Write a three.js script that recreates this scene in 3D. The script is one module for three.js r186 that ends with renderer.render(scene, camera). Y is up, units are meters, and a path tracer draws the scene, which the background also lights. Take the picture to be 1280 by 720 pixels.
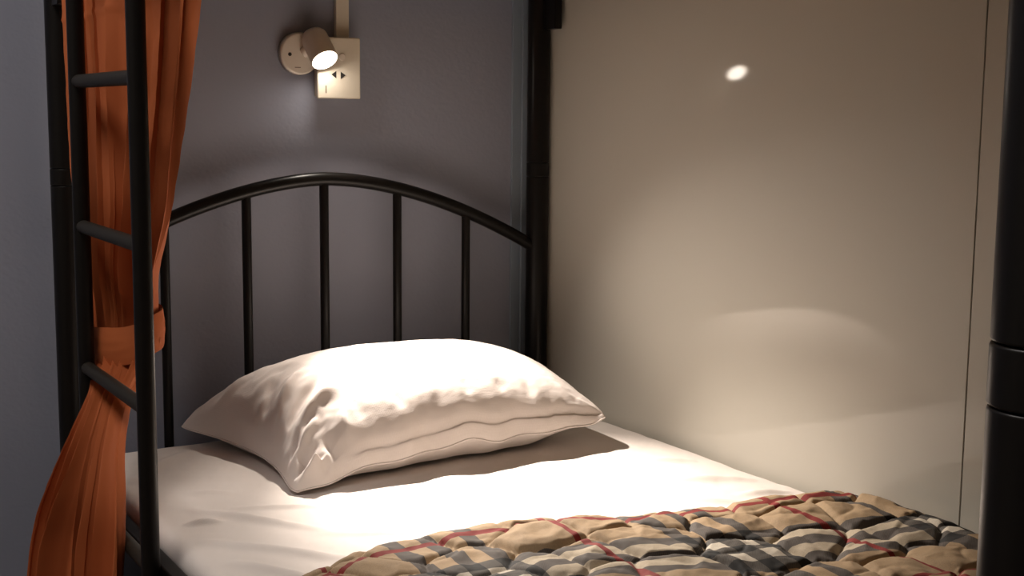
import * as THREE from 'three';
import { RoundedBoxGeometry } from 'three/addons/geometries/RoundedBoxGeometry.js';
import { RectAreaLightUniformsLib } from 'three/addons/lights/RectAreaLightUniformsLib.js';
import { mergeGeometries, mergeVertices } from 'three/addons/utils/BufferGeometryUtils.js';
import { ImprovedNoise } from 'three/addons/math/ImprovedNoise.js';

// ---------------------------------------------------------------- camera, light, exposure
const M = 0.45;                                   // height of the lower mattress top above the floor
const scene = new THREE.Scene();
scene.background = new THREE.Color(0x000000);
const camera = new THREE.PerspectiveCamera(24.66, 16 / 9, 0.05, 30);
{
  const fw = new THREE.Vector3(0.50769, -0.1305, -0.8516).normalize();
  const rt = new THREE.Vector3(0.85951, 0.00894, 0.51104).normalize();
  const up = new THREE.Vector3().crossVectors(rt, fw);
  const m = new THREE.Matrix4().makeBasis(rt, up, fw.clone().negate());
  camera.quaternion.setFromRotationMatrix(m);
  camera.position.set(-1.4006, 0.5759 + M, 2.2544);
  camera.updateMatrixWorld(true);
}
const renderer = new THREE.WebGLRenderer({ antialias: true });
renderer.toneMapping = THREE.LinearToneMapping;
renderer.toneMappingExposure = 1.0;
renderer.shadowMap.enabled = true;
RectAreaLightUniformsLib.init();

const LAMP = {
  mouth: new THREE.Vector3(-0.4570, 0.668 + M, 0.0060),       // centre of the reading lamp's opening
  axis: new THREE.Vector3(0.075, -0.565, 0.49).normalize(),
  colour: new THREE.Color().setRGB(1.0, 0.895, 0.785),
  beam: 11.5, spill: 1.45,
};
const ROOM = { x0: -2.9, x1: 0.0245, z0: -0.055, z1: 4.3, h: 2.75 };
const CEILING_LAMP = { x: -1.85, z: 1.15, w: 0.6, d: 1.2, intensity: 6.6, glow: 6.6, colour: new THREE.Color().setRGB(1.0, 0.935, 0.885) };

// ---------------------------------------------------------------- helpers
let seed = 20240611;
const rnd = () => { seed = (seed * 1664525 + 1013904223) >>> 0; return seed / 4294967296; };
const perlin = new ImprovedNoise();
const noise = (x, y, z = 0.37) => perlin.noise(x, y, z);
const fbm = (x, y, z = 0.37) => noise(x, y, z) + 0.5 * noise(x * 2.03, y * 2.03, z + 3.1) + 0.25 * noise(x * 4.1, y * 4.1, z + 7.7);
const clamp = (v, a, b) => Math.min(b, Math.max(a, v));
const sstep = (a, b, v) => { const t = clamp((v - a) / (b - a), 0, 1); return t * t * (3 - 2 * t); };
const V = (x, y, z) => new THREE.Vector3(x, y, z);
const taken = {};
function numbered(name) { const n = taken[name] = (taken[name] ?? -1) + 1; return n ? `${name}_${String(n).padStart(3, '0')}` : name; }
function mesh(name, geo, mat, parent = scene) {
  const o = new THREE.Mesh(geo, mat);
  o.name = parent === scene ? numbered(name) : name;
  o.castShadow = o.receiveShadow = true;
  parent.add(o); return o;
}
function group(name, parent = scene) { const g = new THREE.Group(); g.name = parent === scene ? numbered(name) : name; parent.add(g); return g; }
function tag(o, label, category, grp) { o.userData.label = label; o.userData.category = category; if (grp) o.userData.group = grp; return o; }
function structure(o, label, category) { o.userData.kind = 'structure'; return tag(o, label, category); }
const box = (x0, x1, y0, y1, z0, z1, r = 0) => {
  const g = r > 0 ? new RoundedBoxGeometry(x1 - x0, y1 - y0, z1 - z0, 3, r) : new THREE.BoxGeometry(x1 - x0, y1 - y0, z1 - z0);
  return g.translate((x0 + x1) / 2, (y0 + y1) / 2, (z0 + z1) / 2);
};
function rod(a, b, r, seg = 20, soft = r * 0.35) {                                       // round tube with softened ends
  const d = b.clone().sub(a), L = d.length(), e = Math.min(soft, L / 4);
  const pts = [[0, 0], [r - e, 0], [r - e * 0.3, e * 0.3], [r, e], [r, L - e], [r - e * 0.3, L - e * 0.3], [r - e, L], [0, L]].map(([x, y]) => new THREE.Vector2(x, y));
  const g = new THREE.LatheGeometry(pts, seg);
  g.applyQuaternion(new THREE.Quaternion().setFromUnitVectors(V(0, 1, 0), d.normalize()));
  return g.translate(a.x, a.y, a.z);
}
function table(rows) {                                                  // smooth monotone lookup: rows [key, v0, v1 ...]
  const k = rows.map(r => r[0]), n = rows.length;
  return t => {
    if (t <= k[0]) return rows[0].slice(1);
    if (t >= k[n - 1]) return rows[n - 1].slice(1);
    let i = 0; while (t > k[i + 1]) i++;
    const f = (t - k[i]) / (k[i + 1] - k[i]);
    const p0 = rows[Math.max(0, i - 1)], p1 = rows[i], p2 = rows[i + 1], p3 = rows[Math.min(n - 1, i + 2)];
    return p1.slice(1).map((_, c) => {
      const m1 = (p2[c + 1] - p0[c + 1]) / ((p2[0] - p0[0]) || 1) * (p2[0] - p1[0]);
      const m2 = (p3[c + 1] - p1[c + 1]) / ((p3[0] - p1[0]) || 1) * (p2[0] - p1[0]);
      const f2 = f * f, f3 = f2 * f;
      return (2 * f3 - 3 * f2 + 1) * p1[c + 1] + (f3 - 2 * f2 + f) * m1 + (-2 * f3 + 3 * f2) * p2[c + 1] + (f3 - f2) * m2;
    });
  };
}
function grid(nu, nv, fn, flip = false) {                               // fn(u, v) -> [x, y, z, (s, t)]
  const pos = [], uv = [], idx = [];
  for (let j = 0; j <= nv; j++) for (let i = 0; i <= nu; i++) {
    const p = fn(i / nu, j / nv); pos.push(p[0], p[1], p[2]); uv.push(p[3] ?? i / nu, p[4] ?? j / nv);
  }
  for (let j = 0; j < nv; j++) for (let i = 0; i < nu; i++) {
    const a = j * (nu + 1) + i, b = a + 1, c = a + nu + 1, d = c + 1;
    flip ? idx.push(a, b, c, b, d, c) : idx.push(a, c, b, b, c, d);
  }
  const g = new THREE.BufferGeometry();
  g.setAttribute('position', new THREE.Float32BufferAttribute(pos, 3));
  g.setAttribute('uv', new THREE.Float32BufferAttribute(uv, 2));
  g.setIndex(idx); g.computeVertexNormals(); return g;
}
function dataTexture(w, h, fn, srgb = true) {
  const d = new Uint8Array(w * h * 4);
  for (let y = 0; y < h; y++) for (let x = 0; x < w; x++) { const c = fn(x, y), o = (y * w + x) * 4; d[o] = c[0]; d[o + 1] = c[1]; d[o + 2] = c[2]; d[o + 3] = 255; }
  const t = new THREE.DataTexture(d, w, h, THREE.RGBAFormat);
  t.wrapS = t.wrapT = THREE.RepeatWrapping; t.magFilter = THREE.LinearFilter; t.minFilter = THREE.LinearMipmapLinearFilter; t.generateMipmaps = true;
  if (srgb) t.colorSpace = THREE.SRGBColorSpace;
  t.needsUpdate = true; return t;
}
// periodic value noise for tileable textures
function tileNoise(n, size) {
  const v = Array.from({ length: n * n }, () => rnd());
  return (x, y) => {
    const fx = x / size * n, fy = y / size * n, i = Math.floor(fx), j = Math.floor(fy);
    const s = fx - i, t = fy - j, a = s * s * (3 - 2 * s), b = t * t * (3 - 2 * t);
    const g = (p, q) => v[((q % n + n) % n) * n + ((p % n + n) % n)];
    return (g(i, j) * (1 - a) + g(i + 1, j) * a) * (1 - b) + (g(i, j + 1) * (1 - a) + g(i + 1, j + 1) * a) * b;
  };
}

// ---------------------------------------------------------------- materials
const plasterBump = (() => {
  const a = tileNoise(128, 512), b = tileNoise(37, 512), c = tileNoise(250, 512);
  return dataTexture(512, 512, (x, y) => { const v = 255 * (0.4 * a(x, y) + 0.25 * b(x, y) + 0.35 * c(x, y)); return [v, v, v]; }, false);
})();
const weave = (() => {
  const a = tileNoise(200, 512);
  return dataTexture(512, 512, (x, y) => {
    const w = 0.5 + 0.25 * Math.sin(x / 512 * Math.PI * 2 * 128) + 0.25 * Math.sin(y / 512 * Math.PI * 2 * 128);
    const v = 255 * (0.6 * w + 0.4 * a(x, y)); return [v, v, v];
  }, false);
})();
function bumped(tex, rep) { const t = tex.clone(); t.repeat.set(rep, rep); t.needsUpdate = true; return t; }
const mat = o => new THREE.MeshStandardMaterial(o), phys = o => new THREE.MeshPhysicalMaterial(o);
const MAT = {
  blueWall: mat({ color: new THREE.Color().setRGB(0.250, 0.263, 0.325), roughness: 0.78, bumpMap: bumped(plasterBump, 4), bumpScale: 0.0006 }),
  blueTrim: mat({ color: new THREE.Color().setRGB(0.22, 0.265, 0.32), roughness: 0.6 }),
  cream: mat({ color: new THREE.Color().setRGB(0.55, 0.52, 0.48), roughness: 0.85, bumpMap: bumped(plasterBump, 3), bumpScale: 0.0006 }),
  laminate: phys({ color: new THREE.Color().setRGB(0.47, 0.445, 0.39), roughness: 0.55, clearcoat: 0.36, clearcoatRoughness: 0.05 }),
  backing: mat({ color: new THREE.Color().setRGB(0.06, 0.035, 0.025), roughness: 0.9 }),
  ceiling: mat({ color: new THREE.Color().setRGB(0.62, 0.60, 0.57), roughness: 0.9 }),
  floor: mat({ color: new THREE.Color().setRGB(0.16, 0.11, 0.075), roughness: 0.55 }),
  blackMetal: phys({ color: new THREE.Color().setRGB(0.006, 0.0048, 0.0042), roughness: 0.33, specularIntensity: 0.42 }),
  ladderMetal: phys({ color: new THREE.Color().setRGB(0.020, 0.0165, 0.012), roughness: 0.5, specularIntensity: 0.5 }),
  plywood: mat({ color: new THREE.Color().setRGB(0.30, 0.21, 0.12), roughness: 0.8 }),
  foam: mat({ color: new THREE.Color().setRGB(0.45, 0.42, 0.38), roughness: 0.95 }),
  sheet: phys({ color: new THREE.Color().setRGB(0.66, 0.60, 0.56), roughness: 0.92, sheen: 0.2, sheenRoughness: 0.6, bumpMap: bumped(weave, 6), bumpScale: 0.0002 }),
  pillow: phys({ color: new THREE.Color().setRGB(0.68, 0.61, 0.57), roughness: 0.92, sheen: 0.2, sheenRoughness: 0.6, bumpMap: bumped(weave, 4), bumpScale: 0.0002 }),
  curtain: phys({ color: new THREE.Color().setRGB(0.44, 0.105, 0.025), roughness: 0.75, sheen: 0.35, sheenRoughness: 0.5, sheenColor: new THREE.Color().setRGB(0.5, 0.2, 0.08), side: THREE.DoubleSide }),
  plastic: mat({ color: new THREE.Color().setRGB(0.62, 0.56, 0.46), roughness: 0.38 }),
  lampBody: mat({ color: new THREE.Color().setRGB(0.66, 0.60, 0.52), roughness: 0.35 }),
  dark: mat({ color: new THREE.Color().setRGB(0.02, 0.016, 0.014), roughness: 0.6 }),
  glow: mat({ color: 0x000000, emissive: LAMP.colour, emissiveIntensity: 36, roughness: 1 }),
  panelGlow: mat({ color: 0x222222, emissive: CEILING_LAMP.colour, emissiveIntensity: CEILING_LAMP.glow, roughness: 1 }),
  whiteMetal: mat({ color: new THREE.Color().setRGB(0.7, 0.7, 0.68), roughness: 0.5 }),
};

// ---------------------------------------------------------------- the room
{
  const { x0, x1, z0, z1, h } = ROOM, T = 0.12;
  structure(mesh('floor', box(x0 - T, x1 + T + 0.06, -T, 0, z0 - T, z1 + T), MAT.floor), 'dark brown floor under the bunk bed', 'floor');
  structure(mesh('ceiling', box(x0 - T, x1 + T + 0.06, h, h + T, z0 - T, z1 + T), MAT.ceiling), 'plain off-white ceiling above the bunk bed', 'ceiling');
  structure(mesh('wall_back', box(x0 - T, x1 + T + 0.06, 0, h, z0 - T, z0), MAT.blueWall), 'matt blue-grey painted wall behind the headboard', 'wall');
  structure(mesh('wall_left', box(x0 - T, x0, 0, h, z0, z1), MAT.cream), 'plain cream wall across the aisle from the bed', 'wall');
  structure(mesh('wall_front', box(x0 - T, x1 + T + 0.06, 0, h, z1, z1 + T), MAT.cream), 'plain cream wall facing the foot of the bed', 'wall');
  const wr = structure(group('wall_right'), 'glossy cream laminate partition wall beside the mattress', 'wall');
  mesh('backing_board', box(x1 + 0.018, x1 + T + 0.06, 0, h, z0, z1), MAT.backing, wr);
  const seam = 1.067;
  mesh('panel', box(x1, x1 + 0.018, 0, h, z0, seam - 0.0011, 0.0006), MAT.laminate, wr);
  mesh('panel', box(x1, x1 + 0.018, 0, h, seam + 0.0011, seam + 1.222, 0.0006), MAT.laminate, wr);
  mesh('panel', box(x1, x1 + 0.018, 0, h, seam + 1.2242, z1, 0.0006), MAT.laminate, wr);
  const tr = structure(group('trim_1'), 'pale blue vertical corner strip behind the black bed post', 'trim');
  mesh('strip', box(-0.030, x1, 0, h, z0, z0 + 0.006, 0.001), MAT.blueTrim, tr);
  mesh('ridge', box(-0.010, x1, 0, h, z0 + 0.006, z0 + 0.012, 0.001), MAT.blueTrim, tr);
}
// ceiling lamp in the aisle: the dim room light
{
  const c = CEILING_LAMP, g = tag(group('ceiling_light'), 'flat rectangular ceiling light over the aisle', 'lamp');
  g.position.set(c.x, ROOM.h, c.z);
  mesh('housing', box(-c.w / 2 - 0.02, c.w / 2 + 0.02, -0.05, 0, -c.d / 2 - 0.02, c.d / 2 + 0.02, 0.006), MAT.whiteMetal, g);
  mesh('diffuser', box(-c.w / 2, c.w / 2, -0.056, -0.048, -c.d / 2, c.d / 2, 0.002), MAT.panelGlow, g);
  const l = new THREE.RectAreaLight(c.colour, c.intensity, c.w, c.d);
  l.position.set(c.x, ROOM.h - 0.06, c.z); l.rotation.x = -Math.PI / 2; scene.add(l);
}

// ---------------------------------------------------------------- bunk bed
const BED = { xl: -0.92, xr: 0.0010, zf: 1.894, r: 0.0225 };
{
  const bed = tag(group('bunk_bed'), 'black tubular metal bunk bed with an arched headboard', 'bunk bed');
  const B = MAT.blackMetal, { xl, xr, zf, r } = BED;
  for (const [x, z] of [[xl, 0], [xr, 0], [xl, zf], [xr, zf]]) {
    const p = mesh('post', mergeGeometries([rod(V(x, 0, z), V(x, 0.4528 + M, z), r, 48, 0.0016), rod(V(x, 0.4812 + M, z), V(x, 1.75, z), r, 48, 0.0016)]), B, bed);
    mesh('coupling', rod(V(x, 0.4532 + M, z), V(x, 0.4808 + M, z), r + 0.0002, 48, 0.0016), B, p);
    mesh('post_cap', rod(V(x, 1.75, z), V(x, 1.762, z), r + 0.002, 32), MAT.dark, p);
  }
  // arched end frames: lower head, lower foot
  const archY = x => { const t = (x - (xl + xr) / 2) / ((xr - xl) / 2); return 0.468 - 0.148 * Math.pow(Math.abs(t), 1.75); };
  for (const [z, nm] of [[0, 'headboard'], [zf, 'footboard']]) {
    const pts = []; for (let i = 0; i <= 32; i++) { const x = xl + (xr - xl) * i / 32; pts.push(V(x, archY(x) + M - 0.012, z)); }
    const f = group(nm, bed);
    mesh('arch_rail', new THREE.TubeGeometry(new THREE.CatmullRomCurve3(pts), 96, 0.0125, 16), B, f);
    for (let i = -2; i <= 2; i++) { const x = -0.46 + i * 0.1485; mesh('bar', rod(V(x, M - 0.19, z), V(x, archY(x) + M - 0.014, z), 0.0085, 16), B, f); }
    mesh('cross_rail', box(xl, xr, M - 0.215, M - 0.18, z - 0.0125, z + 0.0125, 0.003), B, f);
  }
  // long rails of both bunks, the boards they carry and the corner brackets
  for (const [x0, x1] of [[-0.942, -0.9205], [-0.010, 0.014]]) {
    mesh('side_rail', box(x0, x1, M - 0.13, M - 0.014, 0.021, zf - 0.021, 0.003), B, bed);
    mesh('upper_side_rail', box(x0, x1, M + 0.80, M + 0.86, 0.021, zf - 0.021, 0.003), B, bed);
    const xc = (x0 + x1) / 2;
    for (const z of [0.021, zf - 0.062]) mesh('corner_bracket', box(xc - 0.004, xc + 0.0125, M + 0.742, M + 0.82, z, z + 0.041, 0.002), B, bed);
    mesh('guard_rail', rod(V(xc, M + 1.16, 0), V(xc, M + 1.16, zf), 0.0125), B, bed);
  }
  for (const z of [0, zf]) { mesh('upper_end_rail', rod(V(xl, M + 1.16, z), V(xr, M + 1.16, z), 0.0125), B, bed); mesh('upper_cross_rail', rod(V(xl, M + 0.83, z), V(xr, M + 0.83, z), 0.0125), B, bed); }
  mesh('bed_board', box(-0.912, -0.010, M - 0.185, M - 0.172, 0.03, zf - 0.03), MAT.plywood, bed);
  for (const z of [0.25, 0.95, 1.65]) mesh('cross_bar', box(-0.930, 0.002, M - 0.21, M - 0.185, z - 0.015, z + 0.015), B, bed);
  mesh('upper_bed_board', box(-0.912, -0.010, M + 0.805, M + 0.818, 0.03, zf - 0.03), MAT.plywood, bed);
  tag(mesh('mattress', box(-0.905, 0.0, M + 0.818, M + 0.97, 0.03, zf - 0.03, 0.03), MAT.foam), 'pale foam mattress on the upper bunk above the reading lamp', 'mattress');
}
// ladder at the head end of the open side
{
  const g = tag(group('bunk_ladder'), 'black metal ladder with round rungs beside the orange curtain', 'ladder');
  const x = -0.955, z1 = 0.2701, z2 = 0.5939;
  for (const z of [z1, z2]) {
    mesh('stile', rod(V(x, 0, z), V(x, M + 1.15, z), 0.0122, 28), MAT.blackMetal, g);
    mesh('hook', box(x + 0.008, x + 0.018, M + 0.795, M + 0.865, z - 0.01, z + 0.01, 0.002), MAT.blackMetal, g);
  }
  for (let i = -1; i < 5; i++) { const y = M + 0.6179 - i * 0.2105; mesh('rung', rod(V(x, y, z1 - 0.008), V(x, y, z2), 0.0098, 24), MAT.ladderMetal, g); }
}

// ---------------------------------------------------------------- mattress and sheet
tag(mesh('mattress', box(-0.898, 0.012, M - 0.171, M - 0.012, 0.034, 1.86, 0.03), MAT.foam), 'thick mattress on the lower bunk under the white sheet', 'mattress');
function creaseAt(x, z, ax, az, bx, bz, w, h) {                         // a soft ridge along a segment
  const dx = bx - ax, dz = bz - az, L2 = dx * dx + dz * dz, t = clamp(((x - ax) * dx + (z - az) * dz) / L2, 0, 1);
  const d = Math.hypot(x - ax - t * dx, z - az - t * dz), e = Math.sin(Math.PI * clamp(t, 0.02, 0.98));
  return h * e * Math.exp(-(d * d) / (w * w));
}
const sheetCreases = [
  [-0.86, 0.40, -0.70, 0.62, 0.010, 0.0045], [-0.84, 0.33, -0.76, 0.36, 0.010, 0.003], [-0.89, 0.56, -0.72, 0.74, 0.012, 0.005], [-0.80, 0.44, -0.66, 0.50, 0.008, 0.003],
  [-0.88, 0.66, -0.78, 0.80, 0.010, 0.005], [-0.74, 0.60, -0.56, 0.70, 0.010, 0.0025], [-0.12, 0.50, -0.02, 0.56, 0.010, 0.004], [-0.14, 0.62, -0.01, 0.70, 0.012, 0.005],
  [-0.10, 0.74, -0.01, 0.78, 0.009, 0.004], [-0.88, 0.48, -0.82, 0.50, 0.007, 0.005], [-0.20, 0.70, -0.08, 0.82, 0.010, 0.003], [-0.87, 0.20, -0.74, 0.08, 0.012, 0.004],
];
function sheetTop(x, z) {
  let y = 0.0018 * fbm(x * 7, z * 7, 1.3) + 0.0009 * fbm(x * 23 + z * 9, z * 15, 4.2);
  for (const c of sheetCreases) y += 1.7 * creaseAt(x, z, ...c);
  const edge = sstep(0.0, 0.16, x + 0.915);                            // livelier towards the open side
  return y + (1 - edge) * 0.004 * noise(x * 12, z * 14, 9.1);
}
{
  const x0 = -0.917, x1 = 0.020, z0 = 0.024, z1 = 1.868, R = 0.02, D = 0.10;
  // arc-length profile over the rounded edge: drop, quarter round, flat
  const prof = (s, a, b) => {
    const q = R * Math.PI / 2, flat = b - a - 2 * R, tot = 2 * (D - R) + 2 * q + flat; let t = s * tot;
    const side = (t, o, sg) => t < D - R ? [o, -D + t] : (() => { const an = (t - (D - R)) / R; return [o + sg * R * (1 - Math.cos(an)), -R + R * Math.sin(an)]; })();
    if (t < D - R + q) return side(t, a, 1);
    if (t > tot - (D - R + q)) return side(tot - t, b, -1);
    return [a + R + t - (D - R + q), 0];
  };
  const g = grid(330, 560, (u, v) => {
    let [x, ya] = prof(u, x0, x1), [z, yb] = prof(v, z0, z1);
    let y = Math.min(0, ya + yb); y = Math.max(-D, y);
    const top = sstep(-0.03, -0.002, y), wr = sheetTop(x, z);
    y += wr * top;
    const sd = 1 - top; if (x < x0 + 0.012) x += sd * 0.002 * (0.6 + noise(z * 16, y * 9, 2)); 
    return [x, y + M, z, x, z];
  });
  tag(mesh('bed_sheet', g, MAT.sheet), 'white fitted sheet with faint creases stretched over the lower mattress', 'sheet');
  MAT.sheet.side = THREE.DoubleSide;
}

// ---------------------------------------------------------------- pillow
{
  // seam corners (left = towards the ladder, front = towards the foot)
  const BL = V(-0.762, 0.030, 0.006), FL = V(-0.706, 0.006, 0.440), FR = V(-0.088, 0.050, 0.418), BR = V(-0.070, 0.060, 0.045);
  const seamPt = (u, v) => {
    const a = (u + 1) / 2, b = (v + 1) / 2;
    const p = V(0, 0, 0).addScaledVector(BL, (1 - a) * (1 - b)).addScaledVector(BR, a * (1 - b)).addScaledVector(FL, (1 - a) * b).addScaledVector(FR, a * b);
    const bu = 1 - u * u, bv = 1 - v * v;
    p.x += (u < 0 ? 0.058 : -0.012) * bv * Math.pow(Math.abs(u), 2);     // sides pulled in between the corners
    p.z += (v > 0 ? -0.030 : 0.022) * Math.pow(bu, 0.8) * Math.pow(Math.abs(v), 2);
    p.y += 0.012 * bu * bv; const k = Math.pow(Math.abs(u * v), 8); p.x -= Math.sign(u) * 0.022 * k; p.z -= Math.sign(v) * 0.016 * k;
    p.y += v > 0 ? v * v * bu * (0.012 * Math.sin((u + 1) * 2.1) + 0.004 * Math.sin(u * 11 + 1) + 0.003 * Math.sin(u * 19)) : 0;
    p.z += v > 0 ? v * v * bu * (0.004 * Math.sin(u * 13) + 0.003 * Math.sin(u * 23 + 2)) : 0;
    return p;
  };
  const folds = [   // left end and front-left corner: [u0,v0,u1,v1,width,height]
    [-0.97, 0.30, -0.62, 0.02, 0.045, 0.010], [-0.96, 0.10, -0.66, -0.20, 0.045, -0.008], [-0.93, 0.48, -0.55, 0.22, 0.04, -0.009], [-0.95, 0.62, -0.50, 0.45, 0.05, 0.012],
    [-0.98, 0.80, -0.72, 0.62, 0.035, 0.010], [-0.92, 0.70, -0.78, 0.95, 0.03, -0.010], [-0.86, 0.80, -0.80, 0.99, 0.028, 0.009], [-0.99, 0.90, -0.80, 0.80, 0.025, -0.009], [-0.97, 0.96, -0.74, 0.90, 0.022, 0.008],
    [-0.74, 0.72, -0.70, 0.96, 0.03, -0.006], [-0.62, 0.66, -0.60, 0.92, 0.03, 0.005], [-0.52, 0.60, -0.50, 0.80, 0.03, -0.005], [-0.30, 0.62, -0.27, 0.80, 0.028, -0.005], [-0.06, 0.62, -0.08, 0.78, 0.028, 0.004],
    [0.14, 0.60, 0.12, 0.80, 0.03, -0.006], [0.33, 0.62, 0.36, 0.78, 0.026, -0.005], [0.52, 0.60, 0.50, 0.84, 0.03, -0.004], [0.72, 0.62, 0.78, 0.86, 0.03, 0.005], [0.80, 0.78, 0.97, 0.92, 0.03, 0.008], [0.70, 0.90, 0.96, 0.97, 0.022, -0.006],
    [-0.98, -0.6, -0.7, -0.5, 0.05, 0.006], [0.84, 0.40, 0.98, 0.70, 0.035, -0.006],
  ];
  const seg = (u, v, f) => {
    const du = f[2] - f[0], dv = f[3] - f[1], t = clamp(((u - f[0]) * du + (v - f[1]) * dv) / (du * du + dv * dv), 0, 1);
    const d = Math.hypot(u - f[0] - t * du, v - f[1] - t * dv); return f[5] * Math.sin(Math.PI * clamp(t, 0.08, 0.92)) * Math.exp(-(d * d) / (f[4] * f[4]));
  };
  const N = 150, warp = t => Math.sin(t * Math.PI / 2) * 0.55 + t * 0.45;
  const surf = top => grid(N, N, (a, b) => {
    const u = warp(a * 2 - 1), v = warp(b * 2 - 1), p = seamPt(u, v);
    const cu = Math.pow(Math.max(0, 1 - Math.pow(Math.abs(u), 3.2)), 0.62), cv = Math.pow(Math.max(0, 1 - Math.pow(Math.abs(v), v > 0 ? 2.3 : 2.6)), v > 0 ? 0.74 : 0.60);
    if (top) {
      let h = 0.128 * cu * cv * (1 - 0.13 * u) ;
      const e = Math.min(1, cu * cv * 3), ec = Math.min(1, cu * cv * 7), lf = sstep(-0.45, -0.7, u);
      // hem fold that runs along the front face
      const hv = 0.925 - 0.02 * u, dh = (v - hv) / 0.02; if (u > -0.66) h -= 0.007 * Math.exp(-dh * dh) * sstep(-0.66, -0.5, u) * sstep(1, 0.9, u);
      const puff = sstep(0.55, 0.8, v) * (1 - v) * 0.05; h += puff * (0.4 + noise(u * 5, v * 3, 3)) * 0.12;
      let w = 0; for (const f of folds) w += seg(u, v, f);
      h += w * (lf * ec * 1.7 + (1 - lf) * e * 0.6) + 0.0016 * e * fbm(u * 4, v * 4, 2.2) + 0.0007 * e * fbm(u * 14, v * 11, 5.2);
      const cd = Math.hypot((u + 1) * 1.2, (v - 1) * 0.9), rg = (a, b, c) => 1 - 2.2 * Math.abs(noise(a, b, c));
      h += ec * 0.0045 * sstep(0.55, 0.12, cd) * rg(u * 9 + v * 3, v * 8 - u * 5, 4.4) + ec * 0.0030 * sstep(-0.42, -0.75, u) * rg(u * 3.2 + v * 4.2, v * 5.5 - u * 4, 6.1);
      h += ec * 0.0018 * sstep(0.72, 0.9, v) * rg(u * 9, v * 6, 8.8);
      p.y += h; if (v > 0.3) p.z += 0.012 * cu * cv * sstep(0.3, 0.85, v); if (u < -0.3) p.x -= 0.02 * cu * cv * sstep(-0.3, -0.85, u);
    } else { p.y = Math.max(0.0075, p.y - 0.085 * Math.pow(cu * cv, 1.7)); }
    return [p.x, p.y + M, p.z, u * 0.3, v * 0.2];
  }, !top);
  const geo = mergeVertices(mergeGeometries([surf(true), surf(false)]), 1e-5); geo.computeVertexNormals();
  const pl = tag(mesh('pillow', geo, MAT.pillow), 'plump white cotton pillow lying below the arched headboard', 'pillow');
  const pts = []; for (let i = 0; i < 240; i++) { const s = i / 60, k = Math.floor(s), t = warp((s - k) * 2 - 1); const [u, v] = [[t, 1], [1, -t], [-t, -1], [-1, t]][k]; const p = seamPt(u, v); p.y += M; pts.push(p); }
  mesh('seam', new THREE.TubeGeometry(new THREE.CatmullRomCurve3(pts, true), 480, 0.0016, 6, true), MAT.pillow, pl);
}

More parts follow.
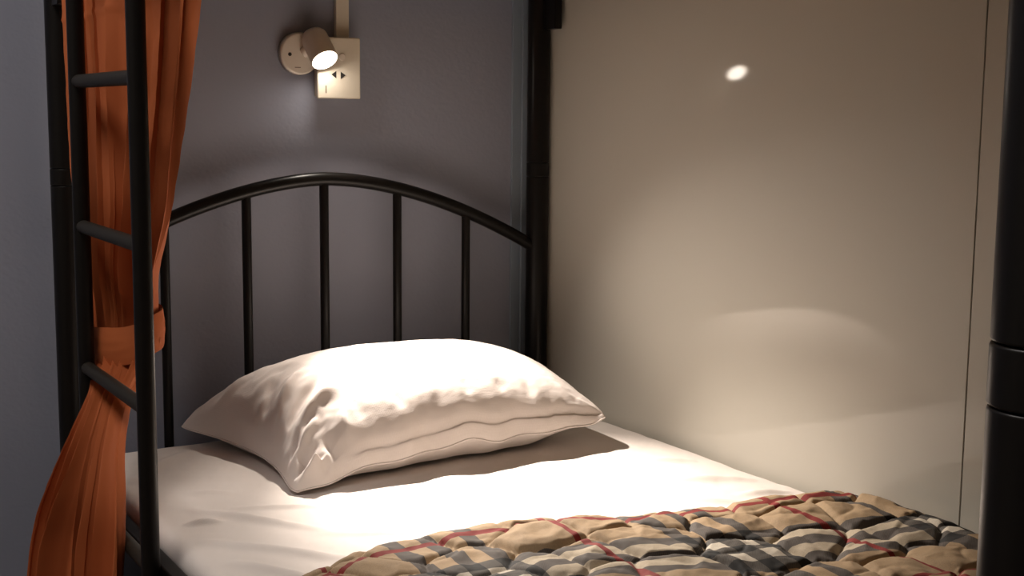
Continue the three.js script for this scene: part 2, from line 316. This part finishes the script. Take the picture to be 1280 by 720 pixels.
// ---------------------------------------------------------------- quilt
{
  const edgeZ = table([[-0.95, 0.845], [-0.88, 0.838], [-0.804, 0.805], [-0.724, 0.765], [-0.622, 0.762], [-0.518, 0.768], [-0.438, 0.80], [-0.367, 0.828], [-0.273, 0.832], [-0.165, 0.852], [-0.07, 0.872], [0.03, 0.90]]);
  const P = 0.32, S = 1024, tw = tileNoise(512, S), blot = tileNoise(24, S);
  const tan = [150, 126, 96], cream = [168, 154, 133], grey = [76, 68, 62], black = [20, 18, 17], red = [120, 25, 19];
  const band = t => { const d = Math.abs(((t + 0.5) % 1) - 0.5) * P; /* distance from the group's centre */ return d < 0.012 ? 'd' : d < 0.036 ? 'w' : d < 0.060 ? 'd' : Math.abs(d - P / 2) < 0.0050 ? 'r' : 'n'; };
  const tex = dataTexture(S, S, (x, y) => {
    const a = band(x / S), b = band(y / S), twill = ((x + y) & 7) < 4;
    let c = tan;
    if (a === 'd' && b === 'd') c = black; else if (a === 'd' || b === 'd') c = (a === 'w' || b === 'w') ? [76, 70, 64] : grey;
    else if (a === 'w' && b === 'w') c = [192, 182, 166]; else if (b === 'w') c = cream; else if (a === 'w') c = [158, 133, 102];
    if (a === 'r' || b === 'r') c = c === black ? black : red;
    const n = 0.90 + 0.12 * tw(x, y) + 0.06 * blot(x, y) + ((a === 'd') !== (b === 'd') ? (twill ? 0.10 : -0.10) : 0);
    return c.map(v => clamp(v * n, 0, 255));
  });
  const m = phys({ map: tex, roughness: 0.85, sheen: 0.15, sheenRoughness: 0.6, side: THREE.DoubleSide });
  // stitched cells: jittered Voronoi
  const C = 0.094, jit = new Map();
  const site = (i, j) => { const k = i * 1000 + j; if (!jit.has(k)) jit.set(k, [(i + 0.5 + (rnd() - 0.5) * 0.75 + (j & 1) * 0.5) * C, (j + 0.5 + (rnd() - 0.5) * 0.7) * C]); return jit.get(k); };
  const cell = (x, z) => {
    x += 0.010 * noise(x * 14, z * 14, 6.6); z += 0.010 * noise(x * 13, z * 15, 8.6);
    const i0 = Math.floor(x / C), j0 = Math.floor(z / C); let b1 = 9, b2 = 9, h = 0;
    for (let j = j0 - 2; j <= j0 + 2; j++) for (let i = i0 - 2; i <= i0 + 2; i++) { const s = site(i, j), d = Math.hypot(x - s[0], z - s[1]); if (d < b1) { b2 = b1; b1 = d; h = (i * 7 + j * 13) & 3; } else if (d < b2) b2 = d; }
    const e = clamp((b2 - b1) / (C * 0.6), 0, 1);
    return [0.8 * Math.sqrt(clamp(e * 3.6, 0, 1)) + 0.2 * e, h];
  };
  const xL = -0.90, xR = 0.018, zEnd = 1.86, nu = 330, nv = 420, hem = 0.05;
  const g = grid(nu, nv, (u, v) => {
    let x = xL + (xR - xL) * u; const ze = edgeZ(x)[0];
    // v: first rows roll over the head hem from the sheet up to the top
    let d = v < 0.06 ? 0 : (v - 0.06) / 0.94 * (zEnd - ze);
    let z = ze + d, y;
    const [pf, hh] = cell(x + 5, z + 5);
    const plump = 0.034 + 0.004 * fbm(x * 6, z * 6, 7.7) + 0.012 * noise(x * 3.1 + 4, z * 3.4, 1.7);
    let top = plump + 0.0098 * (pf - 0.6) + 0.0008 * hh * pf + 0.0055 * pf * (0.5 - Math.abs(noise(x * 17 + 3 + z * 8, z * 15, 3.3)) * 1.5) - 0.0035 * pf * Math.pow(1 - Math.abs(noise(x * 11 - z * 9, z * 12 + x * 6, 9.3)), 9) + 0.0016 * fbm(x * 38, z * 34, 6.3) + 0.0022 * pf * (0.4 - Math.abs(noise(x * 33 - z * 12, z * 29, 2.6)));
    const r = sstep(0, 0.05, d); top *= 0.55 + 0.45 * Math.sqrt(clamp(d / 0.04, 0, 1));
    y = top;
    if (v < 0.06) { const an = v / 0.06; y = 0.004 + (top - 0.004) * an; z -= Math.sin(an * Math.PI) * 0.010; }
    // open sides
    const dl = (x - xL), dr = (xR - x); y *= 0.25 + 0.75 * Math.sqrt(clamp(dl / 0.04, 0, 1)); y *= 0.35 + 0.65 * Math.sqrt(clamp(dr / 0.05, 0, 1));
    const wob = 0.010 * noise(x * 9, z * 9, 12.4), wob2 = 0.010 * noise(x * 8, z * 8, 15.4);
    const su = x + 0.335 + wob, sv = d - 0.212 + wob2 - (v < 0.06 ? (0.06 - v) * 0.4 : 0);
    return [x, Math.max(0.004, y) + M + 0.002, z, su / P, sv / P];
  });
  tag(mesh('quilt', g, m), 'tan plaid quilt with red, black and white stripes across the lower bunk', 'quilt');
}

// ---------------------------------------------------------------- curtain
{
  // left edge A and right edge B of the gathered cloth by height: [y, Ax, Az, Bx, Bz, fold depth]
  const rows = table([
    [-0.40, -1.045, 0.24, -0.985, 0.56, 0.030],
    [-0.184, -1.048, 0.24, -0.978, 0.545, 0.030],
    [-0.04, -1.030, 0.26, -0.972, 0.525, 0.028],
    [0.046, -1.008, 0.29, -0.966, 0.50, 0.024],
    [0.12, -0.982, 0.31, -0.948, 0.44, 0.018],
    [0.17, -0.952, 0.29, -0.915, 0.37, 0.020],
    [0.21, -0.934, 0.225, -0.880, 0.34, 0.019],
    [0.24, -0.932, 0.215, -0.870, 0.335, 0.019],
    [0.28, -0.932, 0.205, -0.866, 0.335, 0.019],
    [0.34, -0.934, 0.19, -0.874, 0.37, 0.020],
    [0.44, -0.935, 0.16, -0.882, 0.475, 0.018],
    [0.52, -0.934, 0.13, -0.887, 0.53, 0.017],
    [0.66, -0.932, 0.09, -0.893, 0.625, 0.016],
    [0.80, -0.930, 0.06, -0.894, 0.69, 0.015],
  ]);
  const Y0 = -0.40, Y1 = 0.795;
  const shape = (s, y) => {
    const [ax, az, bx, bz, dep] = rows(y), dx = bx - ax, dz = bz - az, L = Math.hypot(dx, dz), nx = -dz / L, nz = dx / L;
    const drift = 0.35 * noise(y * 2.2, 3.3) , ss = s + 0.035 * Math.sin(2 * Math.PI * (1.7 * s + y * 0.7));
    const ph = 2 * Math.PI * (6.5 * ss + drift);
    const sq = Math.sin(ph); let f = Math.sign(sq) * Math.pow(Math.abs(sq), 0.7) + 0.35 * Math.sin(2.3 * ph + 1.1 + y * 3) + 0.6 * noise(s * 7, y * 2.6, 5);
    const low = sstep(0.14, -0.05, y); f += low * (0.9 * noise(s * 4, y * 2, 8) + 0.35 * Math.sin(ph * 0.5 + 0.7));
    let o = dep * 0.72 * f * Math.pow(Math.sin(Math.PI * clamp(s, 0.03, 0.97)), 0.35);
    const t = s + 0.25 / 6.5 * Math.cos(ph) * 0.7;
    return [ax + dx * t + nx * o, y, az + dz * t + nz * o];
  };
  const geo = grid(260, 240, (u, v) => {
    const y = Y0 + (Y1 - Y0) * v; let [x, , z] = shape(u, y);
    const h1 = Math.exp(-Math.pow((y - 0.715 - 0.012 * u) / 0.004, 2)); x -= 0.002 * h1;
    x += 0.0012 * fbm(u * 40, y * 22, 3);
    return [x, y + M, z, u, v];
  });
  const c = tag(group('curtain'), 'orange bed curtain tied back beside the ladder', 'curtain');
  mesh('cloth', geo, MAT.curtain, c);
  // tieback: a wide band wrapped round the bundle
  const band = (h0, h1, off) => grid(72, 14, (u, v) => {
    const [ax, az, bx, bz, dep] = rows(0.25), cx = (ax + bx) / 2, cz = (az + bz) / 2, dx = bx - ax, dz = bz - az, L = Math.hypot(dx, dz);
    const ang = u * Math.PI * 2, ca = Math.cos(ang), sa = Math.sin(ang), n = 0.75;
    const e = (q) => Math.sign(q) * Math.pow(Math.abs(q), n);
    const rx = (L / 2 + 0.006 + off), ry = dep + 0.008 + off;
    const y = h0 + (h1 - h0) * v + 0.010 * ca - 0.016 * sa;
    const bulge = 0.003 * Math.sin(v * Math.PI) + 0.0012 * noise(u * 16, v * 5, 2);
    return [cx + dx / L * e(ca) * (rx + bulge) - dz / L * e(sa) * (ry + bulge), y + M, cz + dz / L * e(ca) * (rx + bulge) + dx / L * e(sa) * (ry + bulge), u, v];
  });
  const tb = mesh('tieback', mergeGeometries([band(0.215, 0.272, 0), band(0.215, 0.272, -0.0025)]), MAT.curtain, c);
  // rod under the upper bunk
  const r = tag(group('curtain_rod'), 'thin dark curtain rod under the upper bunk rail', 'curtain rod');
  mesh('tube', rod(V(-0.9265, M + 0.787, 0.026), V(-0.9265, M + 0.787, 1.868), 0.006, 16), MAT.ladderMetal, r);
  for (let i = 0; i < 7; i++) mesh('ring', new THREE.TorusGeometry(0.0085, 0.0014, 8, 20).translate(-0.9265, M + 0.787, 0.09 + i * 0.095), MAT.ladderMetal, c);
}

// ---------------------------------------------------------------- socket, cable channel, reading lamp
{
  const zw = ROOM.z0;
  const s = tag(group('wall_socket'), 'cream wall socket with two pin holes beside the reading lamp', 'socket');
  mesh('back_box', box(-0.4545, -0.3805, M + 0.606, M + 0.710, zw, zw + 0.024, 0.002), MAT.plastic, s);
  const pl = mesh('face_plate', box(-0.4600, -0.3750, M + 0.602, M + 0.714, zw + 0.024, zw + 0.032, 0.0025), MAT.plastic, s);
  const tri = (cx, cy, dir) => { const h = new THREE.Shape(); h.moveTo(cx + dir * 0.0055, cy); h.lineTo(cx - dir * 0.004, cy + 0.0065); h.lineTo(cx - dir * 0.004, cy - 0.0065); h.closePath(); return new THREE.ExtrudeGeometry(h, { depth: 0.0012, bevelEnabled: false }).translate(0, 0, zw + 0.0316); };
  mesh('pin_hole', tri(-0.4280, M + 0.646, -1), MAT.dark, pl);
  mesh('pin_hole', tri(-0.4110, M + 0.645, 1), MAT.dark, pl);
  mesh('printed_mark', box(-0.4452, -0.4432, M + 0.612, M + 0.626, zw + 0.0315, zw + 0.0323), mat({ color: new THREE.Color().setRGB(0.12, 0.09, 0.06), roughness: 0.7 }), pl);
  mesh('indicator', rod(V(-0.4120, M + 0.678, zw + 0.031), V(-0.4120, M + 0.678, zw + 0.0345), 0.0065, 24), MAT.lampBody, pl);
  const ch = tag(group('cable_channel'), 'narrow cream cable channel running up the wall above the socket', 'cable channel');
  mesh('channel_base', box(-0.4140, -0.3900, M + 0.7145, ROOM.h, zw, zw + 0.010), MAT.plastic, ch);
  mesh('channel_cover', box(-0.4150, -0.3890, M + 0.7145, ROOM.h, zw + 0.0085, zw + 0.013, 0.0015), MAT.plastic, ch);

  const l = tag(group('reading_lamp'), 'small white swivel reading lamp switched on above the headboard', 'lamp');
  const cx = -0.486, cy = M + 0.683;
  const bp = [[0, 0], [0.0385, 0], [0.0385, 0.010], [0.0375, 0.0135], [0.034, 0.0155], [0, 0.0165]].map(([a, b]) => new THREE.Vector2(a, b));
  const base = mesh('wall_base', new THREE.LatheGeometry(bp, 56).rotateX(Math.PI / 2).translate(cx, cy, zw), MAT.lampBody, l);
  mesh('screw', rod(V(cx - 0.0215, cy - 0.002, zw + 0.0150), V(cx - 0.0215, cy - 0.002, zw + 0.0172), 0.0034, 16), MAT.dark, base);
  mesh('printed_mark', box(cx - 0.012, cx - 0.001, cy - 0.0262, cy - 0.0246, zw + 0.0150, zw + 0.0164), mat({ color: new THREE.Color().setRGB(0.2, 0.16, 0.12), roughness: 0.7 }), base);
  const q = new THREE.Quaternion().setFromUnitVectors(V(0, 1, 0), LAMP.axis), c = LAMP.mouth;
  const back = c.clone().addScaledVector(LAMP.axis, -0.070);
  // barrel: closed dome at the back, hollow at the mouth
  const prof = [[0, 0.000], [0.013, 0.0012], [0.0200, 0.004], [0.0235, 0.010], [0.0245, 0.016], [0.0252, 0.0655], [0.0244, 0.0675], [0.0228, 0.0665], [0.0215, 0.063], [0.0205, 0.045], [0, 0.045]].map(([a, b]) => new THREE.Vector2(a, b));
  mesh('barrel', new THREE.LatheGeometry(prof, 56).applyQuaternion(q).translate(back.x, back.y, back.z), MAT.lampBody, l);
  const jp = back.clone().addScaledVector(LAMP.axis, 0.026);
  mesh('swivel_joint', rod(V(cx + 0.004, cy, zw + 0.014), V(jp.x, jp.y, jp.z), 0.010, 24), MAT.lampBody, l);
  const lensAt = c.clone().addScaledVector(LAMP.axis, -0.003);
  mesh('lens', new THREE.LatheGeometry([[0, -0.001], [0.0195, -0.001], [0.0195, 0.001], [0.0180, 0.0030], [0.0145, 0.0046], [0.0080, 0.0057], [0, 0.0060]].map(([a, b]) => new THREE.Vector2(a, b)), 48).applyQuaternion(q).translate(lensAt.x, lensAt.y, lensAt.z), MAT.glow, l);
  const at = c.clone().addScaledVector(LAMP.axis, 0.006);
  for (const [cd, deg, pen] of [[LAMP.beam, 29, 1.0], [LAMP.spill, 50, 0.7]]) {
    const sp = new THREE.SpotLight(LAMP.colour, cd, 0, THREE.MathUtils.degToRad(deg), pen, 2);
    sp.position.copy(at); sp.target.position.copy(at).addScaledVector(LAMP.axis, 1); sp.castShadow = true; sp.shadow.radius = 0.6;
    sp.shadow.mapSize.set(1024, 1024); sp.shadow.camera.near = 0.02;
    scene.add(sp); scene.add(sp.target);
  }
}

renderer.render(scene, camera);
